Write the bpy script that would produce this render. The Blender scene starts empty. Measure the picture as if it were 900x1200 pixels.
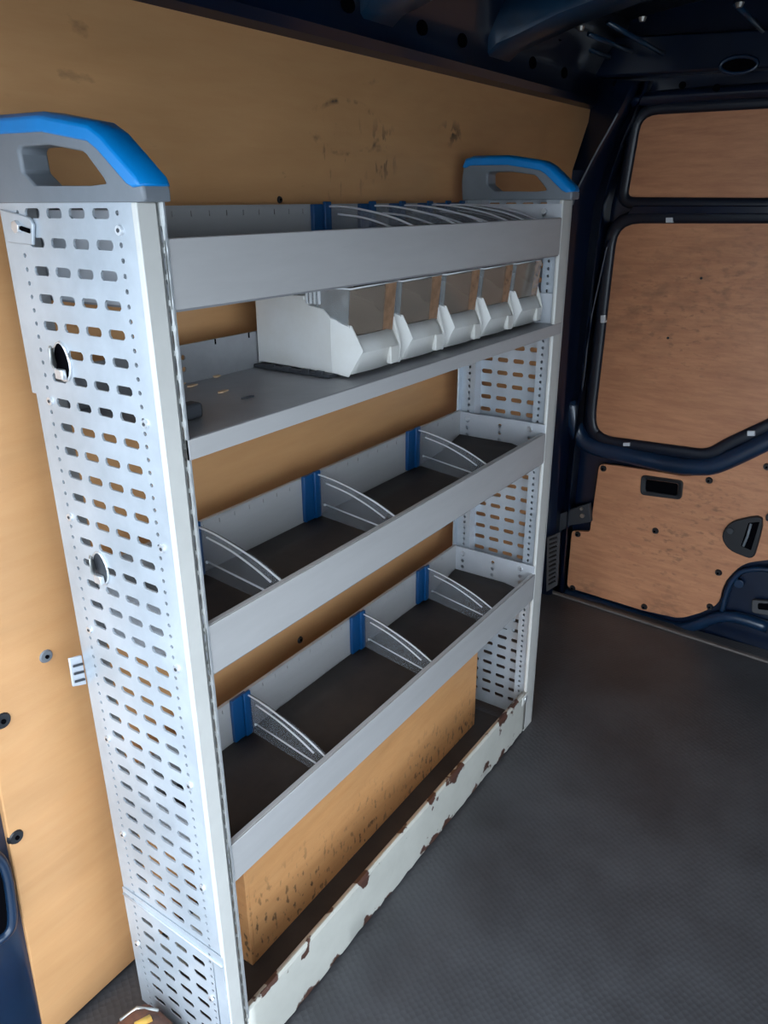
import bpy, bmesh, math, random
from mathutils import Vector, Matrix
random.seed(7)
C = bpy.context.scene.collection
S = 0.62            # metres per working unit (racking is 2 units = 1.24 m high)
# ------------------------------------------------------------------ camera
F = 904.6
def nrm(v): return Vector(v).normalized()
dx = nrm((672.0, -369.0, F)); dzv = -nrm((14.0, 2243.0, F))
dx = (dx - dzv*dx.dot(dzv)).normalized(); dyv = dzv.cross(dx)
CAM = Vector((-0.843, -1.0, 2.0))
def ray(u, v):
    c = Vector(((u-450)/F, (v-600)/F, 1.0)); return Vector((dx.dot(c), dyv.dot(c), dzv.dot(c)))
def onp(u, v, ax, val):
    r = ray(u, v); return CAM + r*((val-CAM[ax])/r[ax])
def onpl(u, v, p, n):
    r = ray(u, v); n = Vector(n); return CAM + r*((Vector(p)-CAM).dot(n)/r.dot(n))
cd = bpy.data.cameras.new('camera'); cam = bpy.data.objects.new('camera', cd); C.objects.link(cam)
cd.sensor_fit = 'VERTICAL'; cd.sensor_height = 32.0; cd.sensor_width = 24.0; cd.lens = F/1200*32.0
cd.clip_start = 0.01
rot = Matrix(((dx.x, -dx.y, -dx.z), (dyv.x, -dyv.y, -dyv.z), (dzv.x, -dzv.y, -dzv.z)))
cam.matrix_world = Matrix.Translation(CAM*S) @ rot.to_4x4()
bpy.context.scene.camera = cam
# ------------------------------------------------------------------ light
sc = bpy.context.scene
sc.view_settings.view_transform = 'Standard'; sc.view_settings.look = 'None'
sc.view_settings.gamma = 1; sc.view_settings.use_curve_mapping = False
sc.view_settings.exposure = 0.25
w = bpy.data.worlds.new('sky'); sc.world = w; w.use_nodes = True
bg = w.node_tree.nodes['Background']
bg.inputs[0].default_value = (0.74, 0.87, 1.0, 1); bg.inputs[1].default_value = 4.0
sun = bpy.data.lights.new('sun', 'SUN'); sun.energy = 0.6; sun.angle = math.radians(30); sun.color = (1, .97, .92)
so = bpy.data.objects.new('sun', sun); C.objects.link(so)
so.rotation_euler = Vector((0.75, 0.25, -0.62)).to_track_quat('-Z', 'Y').to_euler()
try:
    sc.cycles.max_bounces = 10; sc.cycles.diffuse_bounces = 6; sc.cycles.transparent_max_bounces = 16
except Exception: pass

# ------------------------------------------------------------------ materials
def mat(name, col, rough=.5, metal=0., coat=0., alpha=1., var=0., vscale=8., bump=0., bscale=60., col2=None, spec=.5, stretch=(1, 1, 1), emis=None):
    m = bpy.data.materials.new(name); m.use_nodes = True; nt = m.node_tree; b = nt.nodes['Principled BSDF']
    b.inputs['Base Color'].default_value = (*col, 1); b.inputs['Roughness'].default_value = rough
    b.inputs['Metallic'].default_value = metal; b.inputs['Coat Weight'].default_value = coat
    b.inputs['Coat Roughness'].default_value = .08
    b.inputs['Alpha'].default_value = alpha; b.inputs['Specular IOR Level'].default_value = spec
    tc = nt.nodes.new('ShaderNodeTexCoord'); mp = nt.nodes.new('ShaderNodeMapping')
    nt.links.new(tc.outputs['Object'], mp.inputs[0]); mp.inputs['Scale'].default_value = stretch
    if var > 0 or col2:
        n = nt.nodes.new('ShaderNodeTexNoise'); n.inputs['Scale'].default_value = vscale; n.inputs['Detail'].default_value = 6
        n.inputs['Roughness'].default_value = .65
        nt.links.new(mp.outputs[0], n.inputs[0])
        r = nt.nodes.new('ShaderNodeMapRange'); r.inputs[1].default_value = .35; r.inputs[2].default_value = .65
        nt.links.new(n.outputs[0], r.inputs[0])
        mx = nt.nodes.new('ShaderNodeMix'); mx.data_type = 'RGBA'
        c2 = col2 or tuple(c*(1-var) for c in col)
        mx.inputs[6].default_value = (*col, 1); mx.inputs[7].default_value = (*c2, 1)
        nt.links.new(r.outputs[0], mx.inputs[0]); nt.links.new(mx.outputs[2], b.inputs['Base Color'])
    if bump > 0:
        n2 = nt.nodes.new('ShaderNodeTexNoise'); n2.inputs['Scale'].default_value = bscale; n2.inputs['Detail'].default_value = 3
        nt.links.new(mp.outputs[0], n2.inputs[0])
        bp = nt.nodes.new('ShaderNodeBump'); bp.inputs['Strength'].default_value = bump; bp.inputs['Distance'].default_value = .002
        nt.links.new(n2.outputs[0], bp.inputs['Height']); nt.links.new(bp.outputs[0], b.inputs['Normal'])
    return m
def add_mask(m, center, rad, noise_scale, lo, hi, dark, ring=None, flat=None, stretch=(1, 1, 1)):
    """dirt marks with their own shape: noise spots inside a soft ball (or ring) round a place on the thing"""
    nt = m.node_tree; b = nt.nodes['Principled BSDF']; N = nt.nodes.new; L = nt.links.new
    src = b.inputs['Base Color'].links[0].from_socket if b.inputs['Base Color'].links else None
    tc = N('ShaderNodeTexCoord'); sub = N('ShaderNodeVectorMath'); sub.operation = 'SUBTRACT'
    L(tc.outputs['Object'], sub.inputs[0]); sub.inputs[1].default_value = center
    ml = N('ShaderNodeVectorMath'); ml.operation = 'MULTIPLY'; L(sub.outputs[0], ml.inputs[0]); ml.inputs[1].default_value = flat or (1, 1, 1)
    ln = N('ShaderNodeVectorMath'); ln.operation = 'LENGTH'; L(ml.outputs[0], ln.inputs[0])
    val = ln.outputs['Value']
    if ring is not None:
        a = N('ShaderNodeMath'); a.operation = 'SUBTRACT'; L(val, a.inputs[0]); a.inputs[1].default_value = ring
        a2 = N('ShaderNodeMath'); a2.operation = 'ABSOLUTE'; L(a.outputs[0], a2.inputs[0]); val = a2.outputs[0]
    mr = N('ShaderNodeMapRange'); L(val, mr.inputs[0]); mr.inputs[1].default_value = 0; mr.inputs[2].default_value = rad
    mr.inputs[3].default_value = 1; mr.inputs[4].default_value = 0
    mp = N('ShaderNodeMapping'); L(tc.outputs['Object'], mp.inputs[0]); mp.inputs['Scale'].default_value = stretch
    n = N('ShaderNodeTexNoise'); L(mp.outputs[0], n.inputs[0]); n.inputs['Scale'].default_value = noise_scale; n.inputs['Detail'].default_value = 5
    r2 = N('ShaderNodeMapRange'); L(n.outputs[0], r2.inputs[0]); r2.inputs[1].default_value = lo; r2.inputs[2].default_value = hi
    m2 = N('ShaderNodeMath'); m2.operation = 'MULTIPLY'; L(mr.outputs[0], m2.inputs[0]); L(r2.outputs[0], m2.inputs[1])
    m2.use_clamp = True
    mx = N('ShaderNodeMix'); mx.data_type = 'RGBA'; L(m2.outputs[0], mx.inputs[0])
    if src: L(src, mx.inputs[6])
    else: mx.inputs[6].default_value = b.inputs['Base Color'].default_value
    mx.inputs[7].default_value = (*dark, 1); L(mx.outputs[2], b.inputs['Base Color'])

M = {}
def wood(name, a, b2, rough=.42, stretch=(6, 6, 40)):
    m = mat(name, a, rough=rough, col2=b2, vscale=1.6, stretch=stretch, bump=.12, bscale=25, spec=.4)
    nt = m.node_tree; bs = nt.nodes['Principled BSDF']; src = bs.inputs['Base Color'].links[0].from_socket
    tc = nt.nodes.new('ShaderNodeTexCoord'); mp = nt.nodes.new('ShaderNodeMapping'); nt.links.new(tc.outputs['Object'], mp.inputs[0])
    mp.inputs['Scale'].default_value = (1.2, 1.2, 4)
    n = nt.nodes.new('ShaderNodeTexNoise'); n.inputs['Scale'].default_value = 1.7; n.inputs['Distortion'].default_value = 1.5; n.inputs['Detail'].default_value = 3
    nt.links.new(mp.outputs[0], n.inputs[0])
    r = nt.nodes.new('ShaderNodeMapRange'); r.inputs[1].default_value = .3; r.inputs[2].default_value = .7; r.inputs[3].default_value = .90; r.inputs[4].default_value = 1.05
    nt.links.new(n.outputs[0], r.inputs[0])
    mx = nt.nodes.new('ShaderNodeVectorMath'); mx.operation = 'SCALE'; nt.links.new(src, mx.inputs[0]); nt.links.new(r.outputs[0], mx.inputs['Scale'])
    nt.links.new(mx.outputs[0], bs.inputs['Base Color'])
    return m
M['wall_ply'] = wood('wall_ply', (.60, .325, .145), (.575, .30, .13), .38)
M['door_ply'] = wood('door_ply', (.58, .27, .14), (.46, .20, .105), .4)
M['box_ply'] = wood('box_ply', (.72, .37, .155), (.66, .32, .125), .45)
M['ply_edge'] = mat('ply_edge', (.35, .22, .12), .7, var=.4, vscale=80)
M['panel'] = mat('panel_paint', (.53, .58, .635), .34, metal=.35, var=.24, vscale=7, bump=.08, bscale=14)  # noise blotches put a cloudy sheen into the base colour
M['post'] = mat('post_paint', (.62, .61, .58), .5, metal=.1, var=.08, vscale=12)
M['rail'] = mat('rail_alu', (.50, .49, .49), .5, metal=.25, var=.08, vscale=5, stretch=(1, 1, 6))
M['plate'] = mat('plate_alu', (.58, .60, .64), .45, metal=.3, var=.1, vscale=12)
M['shelf'] = mat('shelf_alu', (.33, .33, .345), .38, metal=.35, var=.2, vscale=10)
M['zinc'] = mat('zinc', (.55, .55, .52), .35, metal=.85, var=.3, vscale=40)
M['navy'] = mat('navy_paint', (.0025, .009, .028), .30, coat=.5, var=.35, vscale=6, spec=.5)
M['navyside'] = mat('navy_paint_pale', (.005, .024, .062), .32, coat=.5, var=.35, vscale=7)  # paler tone of the navy paint
M['black'] = mat('black_plastic', (.012, .013, .016), .4)
M['hole'] = mat('dark_recess', (.002, .002, .003), .9, spec=.02)
M['surround'] = mat('surround_paint', (.0022, .006, .016), .42, coat=.15)
M['rib'] = mat('rib_paint_lit', (.010, .045, .10), .3, coat=.5, var=.4, vscale=8)  # same navy paint, lit look of the rib put into the colour
M['floor'] = mat('floor_vinyl', (.036, .035, .038), .40, col2=(.064, .065, .071), vscale=3.5, spec=.55)
M['trimstrip'] = mat('floor_trim', (.15, .13, .12), .6, var=.3, vscale=20)
M['mat'] = mat('rubber_mat', (.030, .023, .021), .6, col2=(.052, .040, .034), vscale=9, bump=.12, bscale=110)
M['blue'] = mat('blue_plastic', (.0, .21, .58), .36, var=.1, vscale=20)
M['blueclip'] = mat('blue_clip', (.002, .055, .17), .4)
M['greyplastic'] = mat('grey_plastic', (.17, .19, .215), .42, var=.12, vscale=14, bump=.1, bscale=120)
M['white'] = mat('white_plastic', (.70, .70, .69), .4, col2=(.62, .60, .56), vscale=7)
M['clear'] = mat('clear_plastic', (.27, .29, .32), .38, alpha=.34, spec=.5, var=.2, vscale=12)
M['clearrib'] = mat('clear_rib', (.85, .87, .9), .2, alpha=.7, spec=.8)
M['window'] = mat('bin_window', (.30, .235, .185), .10, alpha=.58, spec=.9, var=.25, vscale=50)
M['reflection'] = mat('bin_reflection', (.42, .24, .14), .2, alpha=.75, spec=.8, var=.35, vscale=70)  # tan reflection of wood put into the strip's colour
M['winside'] = mat('bin_window_side', (.5, .52, .53), .10, alpha=.40, spec=1., var=.4, vscale=60, stretch=(1, 3, 1))
M['darkrail'] = mat('dark_rail', (.035, .038, .045), .55)
M['rust'] = mat('rust', (.16, .06, .03), .8, col2=(.05, .03, .025), vscale=30, bump=.6, bscale=70)
M['ventgrey'] = mat('vent_grey', (.06, .06, .065), .6)
M['screw'] = mat('screw_metal', (.75, .77, .8), .3, metal=.7)
M['chip'] = mat('tan_fleck', (.62, .42, .26), .8)
M['ground'] = mat('ground_paving', (.22, .21, .20), .9, var=.2, vscale=3)
M['headliner'] = M['navy']
# floor relief: tiny cells
nt = M['floor'].node_tree; b = nt.nodes['Principled BSDF']
tc = nt.nodes.new('ShaderNodeTexCoord'); v = nt.nodes.new('ShaderNodeTexVoronoi'); v.inputs['Scale'].default_value = 95; v.inputs['Randomness'].default_value = .35
mp = nt.nodes.new('ShaderNodeMapping'); nt.links.new(tc.outputs['Object'], mp.inputs[0]); mp.inputs['Rotation'].default_value = (0, 0, .5)
nt.links.new(mp.outputs[0], v.inputs['Vector'])
bp = nt.nodes.new('ShaderNodeBump'); bp.inputs['Strength'].default_value = .55; bp.inputs['Distance'].default_value = .0015
nt.links.new(v.outputs['Distance'], bp.inputs['Height']); nt.links.new(bp.outputs[0], b.inputs['Normal'])
# chipped paint for the base rail
m = mat('chipped_paint', (.52, .51, .46), .55, var=.12, vscale=10); M['chipped'] = m
nt = m.node_tree; b = nt.nodes['Principled BSDF']; src = b.inputs['Base Color'].links[0].from_socket
tc = nt.nodes.new('ShaderNodeTexCoord'); sx = nt.nodes.new('ShaderNodeSeparateXYZ'); nt.links.new(tc.outputs['Object'], sx.inputs[0])
h = nt.nodes.new('ShaderNodeMath'); h.operation = 'SUBTRACT'; nt.links.new(sx.outputs[2], h.inputs[0]); h.inputs[1].default_value = .105*S
h2 = nt.nodes.new('ShaderNodeMath'); h2.operation = 'ABSOLUTE'; nt.links.new(h.outputs[0], h2.inputs[0])
h3 = nt.nodes.new('ShaderNodeMath'); h3.operation = 'MULTIPLY'; nt.links.new(h2.outputs[0], h3.inputs[0]); h3.inputs[1].default_value = 4.2
n = nt.nodes.new('ShaderNodeTexNoise'); n.inputs['Scale'].default_value = 22; n.inputs['Detail'].default_value = 6
nt.links.new(tc.outputs['Object'], n.inputs[0])
ad = nt.nodes.new('ShaderNodeMath'); ad.operation = 'ADD'; nt.links.new(n.outputs[0], ad.inputs[0]); nt.links.new(h3.outputs[0], ad.inputs[1])
r = nt.nodes.new('ShaderNodeMapRange'); r.inputs[1].default_value = .755; r.inputs[2].default_value = .775; nt.links.new(ad.outputs[0], r.inputs[0])
mx = nt.nodes.new('ShaderNodeMix'); mx.data_type = 'RGBA'; nt.links.new(r.outputs[0], mx.inputs[0]); nt.links.new(src, mx.inputs[6]); mx.inputs[7].default_value = (.075, .032, .022, 1)
nt.links.new(mx.outputs[2], b.inputs['Base Color'])

# ------------------------------------------------------------------ mesh helpers
class MB:
    def __init__(s): s.v = []; s.f = []
    def add(s, vs, fs):
        o = len(s.v); s.v += [tuple(p) for p in vs]; s.f += [tuple(i+o for i in f) for f in fs]; return s
    def box(s, x0, x1, y0, y1, z0, z1):
        return s.add([(x0, y0, z0), (x1, y0, z0), (x1, y1, z0), (x0, y1, z0), (x0, y0, z1), (x1, y0, z1), (x1, y1, z1), (x0, y1, z1)],
                     [(0, 3, 2, 1), (4, 5, 6, 7), (0, 1, 5, 4), (1, 2, 6, 5), (2, 3, 7, 6), (3, 0, 4, 7)])
    def prism(s, pts, off):          # pts: 3D outline, off: extrusion vector
        n = len(pts); off = Vector(off); a = [Vector(p) for p in pts]; b = [p+off for p in a]
        return s.add(a+b, [tuple(range(n)), tuple(range(2*n-1, n-1, -1))] + [(i, i+n, (i+1) % n+n, (i+1) % n) for i in range(n)])
    def ring(s, outer, inner, off):  # frame between two outlines of equal count
        n = len(outer); off = Vector(off)
        o = [Vector(p) for p in outer]; i_ = [Vector(p) for p in inner]
        vs = o+i_+[p+off for p in o]+[p+off for p in i_]; fs = []
        for k in range(n):
            j = (k+1) % n
            fs += [(k, j, n+j, n+k), (2*n+k, 3*n+k, 3*n+j, 2*n+j), (k, 2*n+k, 2*n+j, j), (n+k, n+j, 3*n+j, 3*n+k)]
        return s.add(vs, fs)
    def tube(s, path, r, n=8, flat=None, closed=False, caps=True):   # r: number or list; flat: (nrm dir, factor)
        P = [Vector(p) for p in path]; m_ = len(P); rs = r if isinstance(r, (list, tuple)) else [r]*m_
        vs = []
        up = None
        for i in range(m_):
            if closed: t = P[(i+1) % m_]-P[i-1]
            else: t = P[min(i+1, m_-1)]-P[max(i-1, 0)]
            t.normalize()
            if flat: a = Vector(flat[0])
            else:
                a = up if up is not None else (Vector((0, 0, 1)) if abs(t.z) < .9 else Vector((1, 0, 0)))
            a = (a-t*a.dot(t)).normalized(); bb = t.cross(a); up = a
            fa = flat[1] if flat else 1
            for k in range(n):
                g = 2*math.pi*k/n; vs.append(P[i]+a*math.cos(g)*rs[i]*fa+bb*math.sin(g)*rs[i])
        fs = []
        for i in range(m_ if closed else m_-1):
            j = (i+1) % m_
            fs += [(i*n+k, i*n+(k+1) % n, j*n+(k+1) % n, j*n+k) for k in range(n)]
        if caps and not closed: fs += [tuple(range(n-1, -1, -1)), tuple((m_-1)*n+k for k in range(n))]
        return s.add(vs, fs)
    def disc(s, c, axis, r, h, n=14, r2=None):
        c = Vector(c); a = Vector(axis).normalized(); u = a.orthogonal().normalized(); w_ = a.cross(u); r2 = r if r2 is None else r2
        A = [c+(u*math.cos(2*math.pi*k/n)+w_*math.sin(2*math.pi*k/n))*r for k in range(n)]
        B = [c+a*h+(u*math.cos(2*math.pi*k/n)+w_*math.sin(2*math.pi*k/n))*r2 for k in range(n)]
        return s.add(A+B, [tuple(range(n-1, -1, -1)), tuple(range(n, 2*n))]+[(k, (k+1) % n, n+(k+1) % n, n+k) for k in range(n)])
    def grid(s, rows):               # list of equal-length rows of points
        R = len(rows); K = len(rows[0])
        return s.add([p for r in rows for p in r], [(i*K+j, i*K+j+1, (i+1)*K+j+1, (i+1)*K+j) for i in range(R-1) for j in range(K-1)])
    def perf(s, mp, strips, b0, b1, th, skip=None):
        """perforated sheet. strips: (a0,a1,pitch,first,hw,hh,kind) ; pitch None = plain. mp(a,b,t)->xyz"""
        def quad(a0, a1, c0, c1):
            s.add([mp(a0, c0, 0), mp(a1, c0, 0), mp(a1, c1, 0), mp(a0, c1, 0), mp(a0, c0, th), mp(a1, c0, th), mp(a1, c1, th), mp(a0, c1, th)],
                  [(0, 1, 2, 3), (7, 6, 5, 4)])
        A0 = strips[0][0]; A1 = strips[-1][1]
        for st in strips:
            a0, a1, pitch, first, hw, hh, kind = st
            if pitch is None: quad(a0, a1, b0, b1); continue
            cur = b0; ca = (a0+a1)/2
            k = first
            while k+pitch/2 <= b1+1e-6:
                c0 = k-pitch/2; c1 = k+pitch/2
                if c0 > cur+1e-6: quad(a0, a1, cur, c0)
                cur = c1
                if skip and skip(ca, k): quad(a0, a1, c0, c1)
                else:
                    if kind == 'slot':
                        q = hw-min(hw, hh)*.55; e = min(hw, hh)*.55
                        H = [(-hw, -hh*.45), (-q, -hh), (q, -hh), (hw, -hh*.45), (hw, 0), (hw, hh*.45), (q, hh), (-q, hh), (-hw, hh*.45), (-hw, 0)]
                        O = [(a0, c0), (a0+(a1-a0)/3, c0), (a0+(a1-a0)*2/3, c0), (a1, c0), (a1, k), (a1, c1), (a0+(a1-a0)*2/3, c1), (a0+(a1-a0)/3, c1), (a0, c1), (a0, k)]
                    else:
                        H = [(math.cos(g)*hw, math.sin(g)*hw) for g in [math.pi*(i/4-.75) for i in range(8)]]
                        am = ca
                        O = [(a0, c0), (am, c0), (a1, c0), (a1, k), (a1, c1), (am, c1), (a0, c1), (a0, k)]
                    H = [(ca+p[0], k+p[1]) for p in H]; n = len(H)
                    vs = [mp(*p, 0) for p in O]+[mp(*p, 0) for p in H]+[mp(*p, th) for p in O]+[mp(*p, th) for p in H]; fs = []
                    for i in range(n):
                        j = (i+1) % n
                        fs += [(i, j, n+j, n+i), (2*n+i, 3*n+i, 3*n+j, 2*n+j), (n+i, n+j, 3*n+j, 3*n+i)]
                    s.add(vs, fs)
                k += pitch
            if b1 > cur+1e-6: quad(a0, a1, cur, b1)
        # rim
        c = [(A0, b0), (A1, b0), (A1, b1), (A0, b1)]
        for i in range(4):
            p, q = c[i], c[(i+1) % 4]
            s.add([mp(*p, 0), mp(*q, 0), mp(*q, th), mp(*p, th)], [(0, 3, 2, 1)])
        return s
    def build(s, name, m, parent=None, bevel=0, smooth=False, kind=None, seg=2, label=None, solid=0, fixn=True):
        me = bpy.data.meshes.new(name)
        off = PLOC.get(parent.name, Vector((0, 0, 0))) if parent is not None else Vector((0, 0, 0))
        me.from_pydata([tuple((Vector(p)-off)*S) for p in s.v], [], s.f)
        bmx = bmesh.new(); bmx.from_mesh(me); bmesh.ops.remove_doubles(bmx, verts=bmx.verts, dist=1e-5)
        if fixn: bmesh.ops.recalc_face_normals(bmx, faces=bmx.faces)
        bmx.to_mesh(me); bmx.free()
        me.materials.append(M[m] if isinstance(m, str) else m)
        o = bpy.data.objects.new(name, me); C.objects.link(o)
        if parent is not None: o.parent = parent; PLOC[o.name] = off
        if bevel:
            md = o.modifiers.new('bevel', 'BEVEL'); md.width = bevel*S; md.segments = seg; md.limit_method = 'ANGLE'; md.angle_limit = .6
        if solid:
            md = o.modifiers.new('solid', 'SOLIDIFY'); md.thickness = solid*S; md.offset = 0
        if smooth or bevel:
            for p in me.polygons: p.use_smooth = True
            if bevel or smooth == 'auto':
                try:
                    me.set_sharp_from_angle(angle=.6)
                except Exception: pass
        if kind: o['kind'] = kind
        if label: o['label'] = label
        return o
PLOC = {}
def thing(name, label, cat, loc, group=None, kind=None):
    o = bpy.data.objects.new(name, None); C.objects.link(o); o.location = Vector(loc)*S; o.empty_display_size = .05
    PLOC[o.name] = Vector(loc)
    if kind: o['kind'] = kind
    if label: o['label'] = label
    if cat: o['category'] = cat
    if group: o['group'] = group
    return o
def tag(o, label, cat, group=None):
    o['label'] = label; o['category'] = cat
    if group: o['group'] = group
    return o
def smooth_curve(pts, k=4, closed=False):
    P = [Vector(p) for p in pts]; n = len(P); out = []
    for i in range(n if closed else n-1):
        g = lambda j: P[j % n] if closed else P[max(0, min(n-1, j))]
        p0, p1, p2, p3 = g(i-1), g(i), g(i+1), g(i+2)
        for t in [q/k for q in range(k)]:
            out.append(.5*((2*p1)+(p2-p0)*t+(2*p0-5*p1+4*p2-p3)*t*t+(3*p1-p0-3*p2+p3)*t**3))
    if not closed: out.append(P[-1])
    return out

# ------------------------------------------------------------------ setting: floor, walls, roof
XE = -0.50; YR = -2.1; XD = 2.86
MB().box(XE, 2.80, YR, .50, -.05, 0).build('floor', 'floor', kind='structure')
MB().box(XE, 3.2, YR-.05, .60, -.12, -.05).build('floor_pan', 'navyside', kind='structure')
MB().box(-14, 14, -14, 14, -1.35, -1.30).build('ground', 'ground', kind='structure')
# trim along the door end of the floor
a = onp(650, 697, 2, 0); b = onp(900, 778, 2, 0); d = (b-a).normalized()
e = Vector((d.y, -d.x, 0))*-1
if e.x < 0: e = -e
a2 = a-d*.10; b2 = a+d*2.3
MB().prism([a2, b2, b2+e*.022, a2+e*.022], (0, 0, .012)).build('trim_1', 'trimstrip', bevel=.003, kind='structure')

# plywood-lined side wall (y = .46 low, leaning a little inwards higher up)
def wy(z): return .465-.045*max(0, min(1, z/2.35))
wl = thing('wall_left', None, None, (1.2, .47, 0), kind='structure')
zt = 2.375
def wallpt(x, z, o=0): return (x, wy(z)+o, z)
mb = MB(); out = [(-.252, .02), (2.72, .02), (2.70, 1.6), (2.70, 2.118), (2.868, zt), (.34, zt), (-.2, zt), (-.2, 1.2), (-.224, .8)]
mb.prism([wallpt(x, z) for x, z in out], (0, .02, 0)).build('plywood_panel', 'wall_ply', wl, bevel=.003)
MB().box(-.5, 3.1, .53, .56, 0, 2.7).build('outer_skin', 'navy', wl)
rv = [(onp(52, 768, 1, .45), 'greyplastic', .018), (onp(18, 980, 1, .455), 'black', .020), (onp(352, 750, 1, .45), 'black', .014),
      (onp(0, 843, 1, .455), 'black', .022), (onp(328, 234, 1, .425), 'black', .010)]
for p, mm, r in rv:
    MB().disc((p.x, wy(p.z)+.004, p.z), (0, -1, 0), r, .008, 16, r*.75).build('panel_rivet', mm, wl, smooth='auto')
    MB().disc((p.x, wy(p.z)-.003, p.z), (0, -1, 0), r*.25, .004, 8).build('rivet_pin', 'hole', wl)
# scuffs on the wall ply
def mk(u, v, rad, sc_, lo, hi, ring=None, flat=None, st=(1, 1, 1), col=(.05, .03, .02)):
    p = onp(u, v, 1, .43); add_mask(M['wall_ply'], ((p.x-1.2)*S, (wy(p.z)-.47)*S, p.z*S), rad*S, sc_, lo, hi, col, ring=None if ring is None else ring*S, flat=flat, stretch=st)
mk(405, 150, .012, 40, .50, .70, ring=.085, flat=(.55, 1, 1.3))
mk(400, 185, .14, 26, .60, .66, st=(2.5, 2.5, .8))
mk(445, 180, .10, 30, .56, .62, st=(2, 2, .9))
mk(528, 157, .10, 28, .54, .60, flat=(1, 1, 2.2))
mk(300, 130, .8, 11, .66, .72, st=(1, 1, 2))
# body pillar at the open end beyond the ply
pl = thing('trim_2', None, None, (-.35, .47, 0), kind='structure')
z0s = [0, .2, .5, .62, .8, 1.1, 1.6, 2.1, 2.62]
rows = []
for z in z0s:
    rows.append([(-.19, .475, z), (-.20, .469, z), (-.265, .466, z), (-.285, .455, z), (-.40, .46, z), (-.46, .44, z), (-.50, .48, z), (-.50, .60, z)])
MB().grid(rows).build('pillar_skin', 'navyside', pl, smooth=True, fixn=False)
hp = [onp(u, v, 1, .452) for u, v in [(-22, 1005), (-5, 1003), (6, 1020), (12, 1055), (13, 1080), (8, 1092), (-4, 1102), (-24, 1110)]]
hp = smooth_curve(hp, 3, True)
MB().prism([(p.x, .449, p.z) for p in hp], (0, .012, 0)).build('pillar_opening', 'hole', pl)
MB().tube([(p.x, .449, p.z) for p in hp], .012, 8, closed=True).build('opening_rim', 'navyside', pl, smooth=True)
# unseen side wall; opening at its near end added to let light in
MB().box(.45, 3.2, YR-.06, YR, 0, 2.75).box(XE, .45, YR-.06, YR, 2.1, 2.75).build('wall_right', 'navy', kind='structure')

# roof: skin, side rail above the ply, cross ribs
rf = thing('ceiling', None, None, (1.2, -.6, 2.6), kind='structure')
def roofz(y): return 2.78-.10*((y+.8)/1.3)**2
ys = [.56-.195*i for i in range(15)]
g = [[(x, y, roofz(y)) for y in ys] for x in (-.5, .3, 1.2, 2.1, 3.1)]
MB().grid(g).build('roof_skin', 'navy', rf, smooth=True, solid=.02)
# side rail: folded section running along the wall top
sec = [(.50, 2.34), (.445, 2.345), (.432, 2.37), (.400, 2.385), (.392, 2.405), (.400, 2.43), (.395, 2.50), (.36, 2.56), (.33, 2.60), (.30, 2.68), (.30, 2.75)]
MB().grid([[(x, y, z) for y, z in sec] for x in (-.5, .5, 1.5, 2.5, 3.05)]).build('side_rail', 'navy', rf, solid=.012, smooth='auto')
for x in (.45, .75, 1.02, 1.38, 1.62, 2.15, 2.45):
    p = [(x+math.cos(t)*.030, .396, 2.468+math.sin(t)*.020) for t in [k*math.pi/6 for k in range(12)]]
    MB().prism(p, (0, -.007, 0)).build('rail_hole', 'hole', rf)
for x in (.62, 1.25, 1.9, 2.3, 2.62):
    MB().disc((x, .352, 2.575), (0, -.8, -.4), .022, .006, 14).build('rail_hole', 'hole', rf)
# dark gap strip under the rail
def rib(x0, w_, drop, name='roof_rib', mt='rib'):
    rows = []
    for y, dz in [(.41, -.035), (.36, -.0), (.28, .02), (.15, .06), (-.05, .10), (-.4, .13), (-.9, .14), (-1.5, .12), (-2.0, .05)]:
        zb = 2.475+dz
        if y < .3: zb = min(zb, roofz(y)-.075)
        rows.append([(x0-.02, y, zb+drop), (x0, y, zb+.008), (x0+.012, y, zb), (x0+w_-.012, y, zb), (x0+w_, y, zb+.008), (x0+w_+.02, y, zb+drop)])
    return MB().grid(rows).build(name, mt, rf, smooth='auto', solid=.008)
rib(.55, .16, .11); rib(1.08, .16, .11); rib(1.80, .17, .11)
for (u0, v0), (u1, v1) in [((657, 44), (714, 67)), ((712, 26), (777, 63)), ((862, 4), (894, 36)), ((690, 40), (740, 60))]:
    A = onp(u0, v0, 0, 2.42); B = onp(u1, v1, 0, 2.74)
    MB().tube([A, B], .010, 6).build('roof_brace', 'rib', rf, smooth=True)
for u0, v0 in [(681, 31), (753, 20), (867, 3)]:
    A = onp(u0, v0, 0, 2.36)
    MB().disc(A, (0, 0, -1), .016, .014, 10, .010).build('brace_bolt', 'zinc', rf)
MB().box(XE-.06, XE, YR, .60, 2.22, 2.80).build('added_header', 'navy', kind='structure')  # added header out of view, shades the top of the ply wall
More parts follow.
